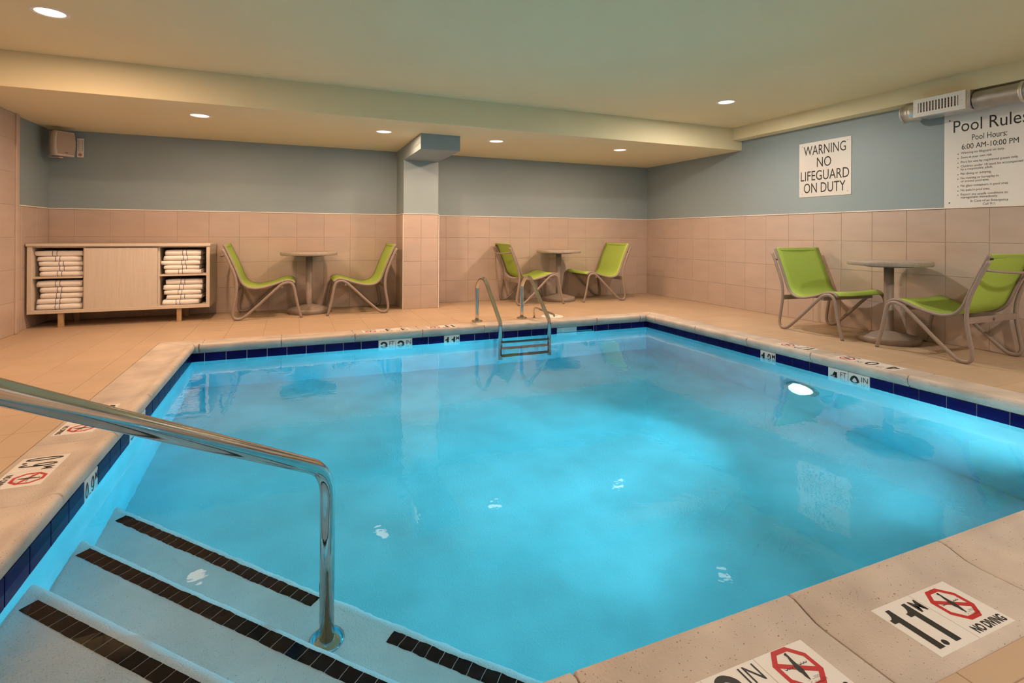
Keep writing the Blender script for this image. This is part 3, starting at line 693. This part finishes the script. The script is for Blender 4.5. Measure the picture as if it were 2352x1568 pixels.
# ------------------------------------------------------------------ sling chairs
HW = 0.338
FRAME = [(-.158, .788), (-.122, .715), (-.080, .615), (-.046, .53), (-.022, .43), (-.019, .33), (-.034, .22), (-.051, .12), (-.054, .062), (-.038, .026), (-.002, .0165), (.04, .027), (.09, .064), (.2, .164),
         (.331, .292), (.415, .370), (.455, .396), (.50, .407), (.540, .394), (.565, .355), (.582, .27), (.605, .15), (.628, .06), (.643, .004)]
SLING = [(-.148, .838), (-.112, .755), (-.066, .65), (-.026, .55), (.004, .47), (.034, .41), (.078, .368), (.13, .350), (.19, .347), (.27, .361), (.36, .386), (.43, .411), (.49, .427), (.54, .421), (.574, .396)]
def make_chair():
    t = thing('sling_chair', (0, 0, 0), 'x', 'chair', 'lime sling chairs at the cafe tables')
    fp = spline([Vector((s, 0, z)) for s, z in FRAME], 4); sp = spline([Vector((s, 0, z)) for s, z in SLING], 5)
    for sg in (-1, 1):
        MB().tube([p + Vector((0, sg * HW, 0)) for p in fp], 0.0155, 10, r2=0.012, side=(0, 1, 0)).build('leg_frame', m_frame, t)
        MB().tube([p + Vector((0, sg * (HW - 0.030), 0)) for p in sp], 0.013, 10, r2=0.015, side=(0, 1, 0)).build('sling_rail', m_frame, t)
    w2 = HW - 0.034; ny = 9; b = MB(); vs = []; ns = len(sp)
    for i, p in enumerate(sp):
        a = sp[max(0, i - 1)]; c = sp[min(ns - 1, i + 1)]; tg = (c - a).normalized(); nn = Vector((-tg.z, 0, tg.x))
        if nn.x < 0 and nn.z < 0: nn = -nn
        for k in range(ny):
            v = -1 + 2 * k / (ny - 1); sag = 0.010 * (1 - v * v)
            q = p + nn * (0.010 - sag); vs.append((q.x, v * w2, q.z))
    fsx = [(i * ny + k, i * ny + k + 1, (i + 1) * ny + k + 1, (i + 1) * ny + k) for i in range(ns - 1) for k in range(ny - 1)]
    b.add(vs, fsx, True); sl_ = b.build('sling', m_sling, t)
    md = sl_.modifiers.new('thick', 'SOLIDIFY'); md.thickness = 0.004; md.offset = 0
    # hem roll along the top edge
    p0 = sp[0]; MB().box(p0.x - 0.002, p0.x + 0.010, -w2, w2, p0.z - 0.030, p0.z - 0.004).build('top_hem', m_sling, t).rotation_euler = (0, 0, 0)
    t.children[-1].matrix_local = Matrix.Translation(p0) @ Matrix.Rotation(-0.41, 4, 'Y') @ Matrix.Translation(-p0)
    hb = []
    for k in range(17):
        v = -1 + 2 * k / 16; bow = 1 - v * v; hb.append((-0.128 - 0.075 * bow, v * HW, 0.722 - 0.022 * bow))
    MB().tube(hb, 0.0098, 10).build('back_handle', m_frame, t)
    rc = MB().box(-0.030, -0.008, -HW, HW, 0.305, 0.352).build('rear_crossbar', m_frame, t, bevel=0.003)
    MB().lathe([(0.0, -0.004), (0.013, -0.0035), (0.015, 0.0)], c=(-0.0305, 0, 0.329), n=18, ax='x').build('badge', m_badge, rc)
    MB().box(0.425, 0.452, -HW, HW, 0.348, 0.382).build('front_crossbar', m_frame, t, bevel=0.003)
    MB().box(-0.150, -0.143, HW - 0.075, HW - 0.038, 0.795, 0.810).build('maker_tag', m_tag, t)
    for sg in (-1, 1):
        MB().lathe([(0.013, 0.0), (0.0145, 0.002), (0.0145, 0.012), (0.012, 0.014)], c=(0.643, sg * HW, 0), n=12).build('foot_glide', m_badge, t)
    return t
cproto = make_chair()
CH = [(-5.998, -0.392, 0.0, 'lime green sling chair beside the towel cabinet, facing the table'),
      (-4.425, -0.374, PI, 'lime green sling chair against the column, facing the cabinet side'),
      (-2.588, -0.372, math.radians(-2.5), 'lime green sling chair half hidden behind the ladder rails, shaded back towards us'),
      (-0.972, -0.362, PI, 'lime green sling chair nearest the far corner of the room'),
      (-0.398, -3.285, math.radians(-92), 'lime green sling chair below the warning sign, open seat towards us'),
      (-0.385, -4.848, PI / 2, 'lime green sling chair cut by the right edge of the photo')]
for i, (x, y, a, lab) in enumerate(CH):
    t = cproto if i == 0 else copy_tree(cproto); t.location = (x, y, 0); t.rotation_euler = (0, 0, a); t['label'] = lab

# ------------------------------------------------------------------ towel cabinet
KX0, KX1, KY0, KY1, KZ0, KZ1 = -7.880, -6.295, -0.570, -0.035, 0.145, 0.848
cab = thing('towel_cabinet', ((KX0 + KX1) / 2, (KY0 + KY1) / 2, 0), 'low pale wood towel cabinet with open shelves either side of a plain door', 'cabinet')
ko = cab.location.copy()
def kbox(name, x0, x1, y0, y1, z0, z1, m=m_wood, bev=0.0025):
    return MB().box(x0 - ko.x, x1 - ko.x, y0 - ko.y, y1 - ko.y, z0, z1).build(name, m, cab, bevel=bev)
kbox('top_panel', KX0 - 0.006, KX1 + 0.006, KY0 - 0.012, KY1, KZ1 - 0.026, KZ1)
kbox('bottom_panel', KX0, KX1, KY0, KY1, KZ0, KZ0 + 0.034)
kbox('side_panel', KX0, KX0 + 0.040, KY0, KY1, KZ0 + 0.034, KZ1 - 0.026)
kbox('side_panel', KX1 - 0.034, KX1, KY0, KY1, KZ0 + 0.034, KZ1 - 0.026)
kbox('back_panel', KX0 + 0.04, KX1 - 0.034, KY1 - 0.012, KY1, KZ0 + 0.034, KZ1 - 0.026)
DX0, DX1 = -7.416, -6.790
kbox('divider', DX0 - 0.02, DX0, KY0 + 0.028, KY1 - 0.012, KZ0 + 0.034, KZ1 - 0.026)
kbox('divider', DX1 + 0.002, DX1 + 0.022, KY0 + 0.028, KY1 - 0.012, KZ0 + 0.034, KZ1 - 0.026)
kbox('shelf', KX0 + 0.04, DX0 - 0.02, KY0 + 0.012, KY1 - 0.012, 0.497, 0.515)
kbox('shelf', DX1 + 0.022, KX1 - 0.034, KY0 + 0.012, KY1 - 0.012, 0.497, 0.515)
kbox('door', DX0 - 0.006, DX1 + 0.004, KY0 + 0.002, KY0 + 0.022, KZ0 + 0.032, KZ1 - 0.045, m_wood2)
kbox('top_rail', KX0 + 0.04, KX1 - 0.034, KY0 + 0.022, KY0 + 0.042, KZ1 - 0.040, KZ1 - 0.026)
for x in (-7.616, -6.587):
    for y in (-0.535, -0.10):
        kbox('leg', x - 0.022, x + 0.022, y - 0.020, y + 0.020, 0.0, KZ0, m_legwood, 0.002)

# ------------------------------------------------------------------ towels
def make_towel(x0, x1, z0, z1, s0, seed, label, sag=0.0, yf=-0.530):
    """folded towel: two layers joined by a rounded front fold, deformed, with a pair of stripes"""
    H = z1 - z0; W = x1 - x0; D = 0.36; xc = (x0 + x1) / 2
    t = thing('towel', (xc, yf + D / 2, z0), label, 'towel', 'folded striped towels in the cabinet')
    rnd = random.Random(seed); off = rnd.random() * 50
    def prof(e):
        P = []; h = H / 2; r = h - e * 0
        for k in range(9):
            a = PI / 2 + PI * k / 8; P.append((-D / 2 + h + (h - 0.0) * math.cos(a) * 1.0, h + h * math.sin(a)))
        P = [(D / 2, H)] + P + [(D / 2, 0), (D / 2, h - 0.0022), (0.02, h - 0.0022), (-D / 2 + h * 0.9, h - 0.0008), (-D / 2 + h * 0.9, h + 0.0008), (0.02, h + 0.0022), (D / 2, h + 0.0022)]
        return P
    def deform(x, y, z):
        u = (x + W / 2) / W
        n = mnoise.noise(Vector((x * 9 + off, y * 5, z * 6 + off))); n2 = mnoise.noise(Vector((x * 22 + off, y * 10 + off, z * 14)))
        front = max(0.0, min(1.0, (-y - 0.05) / 0.13))
        edge = (abs(2 * u - 1)) ** 6
        zz = z + (0.003 * n + 0.0015 * n2) * (0.3 + front) * (0.25 + z / H * 0.75) - edge * 0.005 * (1 if z > H * 0.5 else -0.4) - sag * (u - 0.5) * z / H
        yy = y + 0.008 * mnoise.noise(Vector((x * 6 + off, 3.3, off))) * front + edge * 0.006 * front
        return (x, yy, min(max(zz, 0.0003), H + 0.0004))
    P = prof(0); n = len(P); N = 14; b = MB(); vs = []
    for i in range(N + 1):
        x = -W / 2 + W * i / N
        rx = x
        for (y, z) in P:
            q = deform(x, y, z); xx = q[0] + (0.007 * mnoise.noise(Vector((off, y * 12, z * 40 + off))) if i in (0, N) else 0); vs.append((xx, q[1], q[2]))
    fsx = [(i * n + k, i * n + (k + 1) % n, (i + 1) * n + (k + 1) % n, (i + 1) * n + k) for i in range(N) for k in range(n)]
    b.add(vs, fsx, True); b.f.append(tuple(reversed(range(n)))); b.sm.append(False); b.f.append(tuple(N * n + k for k in range(n))); b.sm.append(False)
    b.build('folded_cloth', m_towel, t)
    for sx in (s0, s0 + 0.036):
        b = MB(); vs = []; Q = P[0:11]
        for dx in (-0.0026, 0.0026):
            x = sx - xc + dx
            for (y, z) in Q:
                cy_, cz_ = -D / 2 + H / 2, H / 2
                q = deform(x, y, z); v = Vector((0, -1.0 if y < cy_ else 0, (z - cz_) / (H / 2)))
                vs.append((q[0], q[1] - 0.0016 * (1 if y < cy_ + 0.01 else 0), q[2] + 0.0014 * (z - cz_) / (H / 2)))
        m_ = len(Q); b.add(vs, [(k, k + 1, m_ + k + 1, m_ + k) for k in range(m_ - 1)], True)
        b.build('stripe', m_stripe, t)
    return t
LPX = lambda c: -7.834 + (40 + c / 7.13 - 75) * 0.003665
RPX = lambda c: -6.788 + (300 + c / 7.127 - 361) * 0.004055
order = ['top', 'second', 'middle', 'fourth', 'bottom']
stacks = [
    ('upper shelf at the wall end', LPX, 0.515, [(250, 1000, 525, .056), (285, 978, 575, .050), (310, 1008, 630, .048), (320, 988, 640, .050), (328, 1012, 600, .052)]),
    ('lower shelf at the wall end', LPX, KZ0 + 0.034, [(285, 1000, 582, .066), (332, 1015, 612, .056), (338, 1008, 595, .056), (285, 978, 585, .054), (275, 1000, 575, .058)]),
    ('upper shelf at the chair end', RPX, 0.515, [(555, 1145, 840, .062), (527, 1140, 855, .050), (487, 1130, 822, .050), (530, 1112, 838, .046), (552, 1150, 775, .050)]),
    ('lower shelf at the chair end', RPX, KZ0 + 0.034, [(558, 1165, 808, .056), (522, 1165, 785, .058), (530, 1140, 762, .050), (568, 1152, 808, .050), (506, 1100, 732, .058)]),
]
for si, (nm, px, zb, lst) in enumerate(stacks):
    z = zb + 0.0005
    for k in range(4, -1, -1):
        a, c, s, h = lst[k]
        make_towel(px(a), px(c), z, z + h, px(s), 17 * si + k, 'white towel with two blue stripes, %s of five, %s' % (order[k], nm), yf=-0.528 - 0.008 * ((k * 3 + si) % 3))
        z += h + 0.0012

# ------------------------------------------------------------------ loudspeaker and thermometer
sp_ = thing('loudspeaker', (-7.738, -0.205, 1.772), 'ivory wall loudspeaker on a bracket in the blue corner', 'loudspeaker', rz=math.radians(50))
def rbox_front(w0, w1, h, d0, d1, bow):
    """body narrowing to the back, sides bowed; front along -Y"""
    b = MB(); vs = []; n = 10
    prof = []
    for k in range(n + 1): prof.append((1, -1 + 2 * k / n))
    ring = []
    for k in range(n + 1):
        v = -1 + 2 * k / n; ring.append((0.5 * (1 + bow * (1 - v * v)), v))
    ring = ring + [(-x, v) for x, v in reversed(ring)]
    levels = [(d0, 0.86, 0.90), (d0 + 0.012, 0.94, 0.96), (d0 + 0.03, 1.0, 1.0), (0.0, 0.92, 0.96), (d1, 0.62, 0.88)]
    for (y, sx, sz) in levels:
        for (x, v) in ring: vs.append((x * w0 * sx, y, h / 2 + v * h / 2 * sz))
    m_ = len(ring)
    fs_ = [(i * m_ + k, i * m_ + (k + 1) % m_, (i + 1) * m_ + (k + 1) % m_, (i + 1) * m_ + k) for i in range(len(levels) - 1) for k in range(m_)]
    b.add(vs, fs_, True); b.f.append(tuple(reversed(range(m_)))); b.sm.append(False); b.f.append(tuple((len(levels) - 1) * m_ + k for k in range(m_))); b.sm.append(False)
    return b, ring
b, ring = rbox_front(0.185, 0.1, 0.262, -0.085, 0.075, 0.16)
b.build('enclosure', m_spk, sp_)
b = MB(); vs = [(x * 0.185 * 0.85, -0.0865, 0.131 + v * 0.131 * 0.88) for x, v in ring] + [(x * 0.185 * 0.82, -0.0895, 0.131 + v * 0.131 * 0.86) for x, v in ring]; m_ = len(ring)
b.add(vs, [(k, (k + 1) % m_, m_ + (k + 1) % m_, m_ + k) for k in range(m_)]); b.f.append(tuple(m_ + k for k in range(m_))); b.sm.append(False)
b.build('grille', m_grille, sp_)
MB().box(-0.012, 0.018, -0.0915, -0.0885, 0.030, 0.039).build('name_badge', m_badge, sp_, bevel=0.001)
MB().tube([(0.0, 0.0, -0.006), (0.0, 0.0, -0.016)], 0.022, 16).build('pivot_knob', m_spk, sp_)
bk = MB().box(-0.014, 0.014, -0.012, 0.118, -0.009, -0.005).box(-0.014, 0.014, -0.012, 0.118, 0.267, 0.271).box(-0.014, 0.014, 0.114, 0.118, -0.009, 0.271)
bk.build('bracket', m_spk, sp_).rotation_euler = (0, 0, math.radians(12))
tm = thing('thermometer', (-7.627, -0.002, 1.795), 'small white wall thermometer beside the loudspeaker', 'thermometer')
MB().box(-0.031, 0.031, -0.008, 0.0, 0, 0.210).build('backing', m_white, tm, bevel=0.003)
MB().box(-0.004, 0.004, -0.0105, -0.007, 0.055, 0.195).build('tube', m_spk, tm)
MB().lathe([(0.0, -0.0115), (0.0035, -0.0105), (0.004, -0.007)], c=(0, 0, 0.056), n=14, ax='y').build('bulb', m_red, tm)
b = MB()
for k in range(9):
    for sg in (-1, 1): b.box(sg * 0.019 - 0.006, sg * 0.019 + 0.006, -0.0088, -0.0078, 0.075 + 0.0135 * k, 0.079 + 0.0135 * k)
tag(b.build('scale_marks', m_ink, tm), kind='stuff')
MB().lathe([(0.0160, -0.0086), (0.0172, -0.0086), (0.0172, -0.0078), (0.0160, -0.0078)], c=(0, 0, 0.028), n=22, ax='y').build('ring_print', mat('faded_red_print', (0.45, 0.22, 0.19), 0.6), tm)

# ------------------------------------------------------------------ signs
ws = thing('warning_sign', (0, -3.165, 1.415), 'square white sign reading WARNING NO LIFEGUARD ON DUTY', 'sign')
MB().box(-0.006, -0.001, -0.308, 0.308, -0.004, 0.615).build('panel', m_sign, ws, bevel=0.001)
def wtext(parent, s, yc, z0, h, wd=None, align='CENTER', m=m_ink, off=0.0, y_left=None):
    me = text_mesh(s, h=h, w=wd, off=off, align=align, m=m)
    y = yc if align == 'CENTER' else y_left
    return place(me, 'lettering', parent, (-0.0068, y, z0), (0, -1, 0), (0, 0, 1))
wtext(ws, 'WARNING', 0.0, 0.468, 0.108, 0.500); wtext(ws, 'NO', 0.0, 0.325, 0.110, 0.170)
wtext(ws, 'LIFEGUARD', 0.0, 0.180, 0.110, 0.575); wtext(ws, 'ON DUTY', 0.0, 0.040, 0.112, 0.495)
for y in (-0.27, 0.27):
    for z in (0.035, 0.578): MB().lathe([(0.0, -0.0085), (0.003, -0.008), (0.004, -0.006)], c=(0, y, z), n=10, ax='x').build('screw', m_badge, ws)

RY0 = -4.333; RW = 0.664
rs = thing('pool_rules_sign', (0, RY0 - RW / 2, 1.2300), 'tall white sign headed Pool Rules with opening hours and nine bullet points', 'sign')
MB().box(-0.006, -0.001, -RW / 2, RW / 2, 0.0, 0.828).build('panel', m_sign, rs, bevel=0.001)
def rl(s, y, z, h, wd=None, center=False, m=m_ink, off=0.0):
    me = text_mesh(s, h=h, w=wd, off=off, align='CENTER' if center else 'LEFT', m=m)
    return place(me, 'lettering', rs, (-0.0068, 0.0 if center else RW / 2 - (RY0 - y), z - 1.230), (0, -1, 0), (0, 0, 1))
rl('Pool Rules', 0, 1.892, 0.104, 0.520, True)
rl('Pool Hours:', 0, 1.806, 0.050, 0.245, True); rl('6:00 AM-10:00 PM', 0, 1.735, 0.046, 0.395, True)
LN = [('Warning-no lifeguard on duty.', 1.685, 0.310), ('Swim at your own risk.', 1.645, 0.226), ('Pool for use by registered guests only.', 1.605, 0.400),
      ('Children under 18 must be accompanied', 1.567, 0.428), ('by a responsible adult.', 1.541, 0.228), ('No diving or jumping.', 1.502, 0.220), ('No running or horseplay in', 1.463, 0.268), ('or around pool area.', 1.436, 0.205),
      ('No glass containers in pool area.', 1.396, 0.335), ('No pets in pool area.', 1.358, 0.210), ('Report any unsafe conditions to', 1.320, 0.330), ('management immediately.', 1.294, 0.265)]
for k, (s, z, wd) in enumerate(LN):
    rl(s, -4.462, z + 0.004, 0.026 if any(c in s for c in 'gypqj') else 0.0205, wd, m=m_ink)
    if k not in (4, 7, 11): MB().lathe([(0.0, -0.0002), (0.0042, 0.0)], c=(-0.0066, RW / 2 - (RY0 + 4.440), z + 0.014 - 1.230), n=8, ax='x').build('bullet', m_ink, rs)
rl('In Case of an Emergency', 0, 1.272 - 0.008, 0.026, 0.262, True, m=m_ink); rl('Call 911', 0, 1.240, 0.020, 0.085, True, m=m_ink)
for y in (-RW / 2 + 0.042, RW / 2 - 0.042):
    for z in (0.040, 0.775): MB().lathe([(0.0, -0.0095), (0.004, -0.009), (0.006, -0.006)], c=(0, y, z), n=12, ax='x').build('screw', m_dark, rs)

# ------------------------------------------------------------------ ventilation duct with its register
dc = thing('ventilation_duct', (-0.135, -4.62, 2.112), 'round galvanised duct with a white grille above the rules sign', 'duct')
do = Vector((-0.135, -4.62, 2.112)); DRD = 0.079
def duct_tube(name, y0, y1, r, m=m_galv):
    return MB().lathe([(r, y0 + 4.62), (r, y1 + 4.62)], n=36, ax='y').build(name, m, dc)
duct_tube('duct_section', -8.9, -4.64, DRD); duct_tube('duct_section', -4.23, -4.075, DRD)
MB().lathe([(0.0, 0.553), (DRD - 0.004, 0.553), (DRD + 0.002, 0.549), (DRD + 0.003, 0.540), (DRD, 0.536)], n=36, ax='y').build('end_cap', m_galv, dc)
MB().lathe([(DRD, 0.478), (DRD + 0.004, 0.482), (DRD + 0.004, 0.488), (DRD, 0.492)], n=36, ax='y').build('seam_bead', m_galv, dc)
MB().lathe([(DRD, -0.345), (DRD + 0.007, -0.340), (DRD + 0.007, -0.325), (DRD, -0.320)], n=36, ax='y').build('joint_band', m_galv, dc)
MB().box(-0.090, 0.07, -0.015, 0.385, -0.072, 0.088).box(-0.112, -0.090, 0.004, 0.052, -0.070, 0.088).box(-0.112, -0.090, 0.368, 0.385, -0.070, 0.088).box(-0.112, -0.090, 0.052, 0.368, -0.070, -0.034).box(-0.112, -0.090, 0.052, 0.368, 0.056, 0.088).build('plenum_box', m_galv, dc, bevel=0.002)
rg = MB()
fy0, fy1, fz0, fz1 = 0.004, 0.404, -0.070, 0.088; oy0, oy1, oz0, oz1 = 0.055, 0.365, -0.032, 0.054
xf0, xf1 = -0.120, -0.111
rg.box(xf0, xf1, fy0, fy1, fz0, oz0).box(xf0, xf1, fy0, fy1, oz1, fz1).box(xf0, xf1, fy0, oy0, oz0, oz1).box(xf0, xf1, oy1, fy1, oz0, oz1)
reg = rg.build('register_frame', m_white, dc, bevel=0.001)
MB().box(-0.0925, -0.0905, oy0 - 0.002, oy1 + 0.002, oz0 - 0.001, oz1 + 0.001).build('register_shade_sheet', m_dark, dc)  # near-black sheet stands in for the shade behind the louvres
nb = 13
for k in range(nb):
    y = oy0 + (oy1 - oy0) * (k + 0.5) / nb
    o = MB().box(-0.003, 0.008, -0.0056, 0.0056, oz0, oz1).build('louvre', m_white, dc); o.location = (-0.117, y, 0)
for z in (-0.010, 0.011, 0.032): MB().box(-0.1135, -0.1120, oy0, oy1, z - 0.001, z + 0.001).build('cross_bar', m_galv, dc)
for y in (0.03, 0.385): MB().lathe([(0.0, -0.1225), (0.003, -0.122), (0.004, -0.120)], c=(0, y, 0.008), n=10, ax='x').build('screw', m_galv, dc)
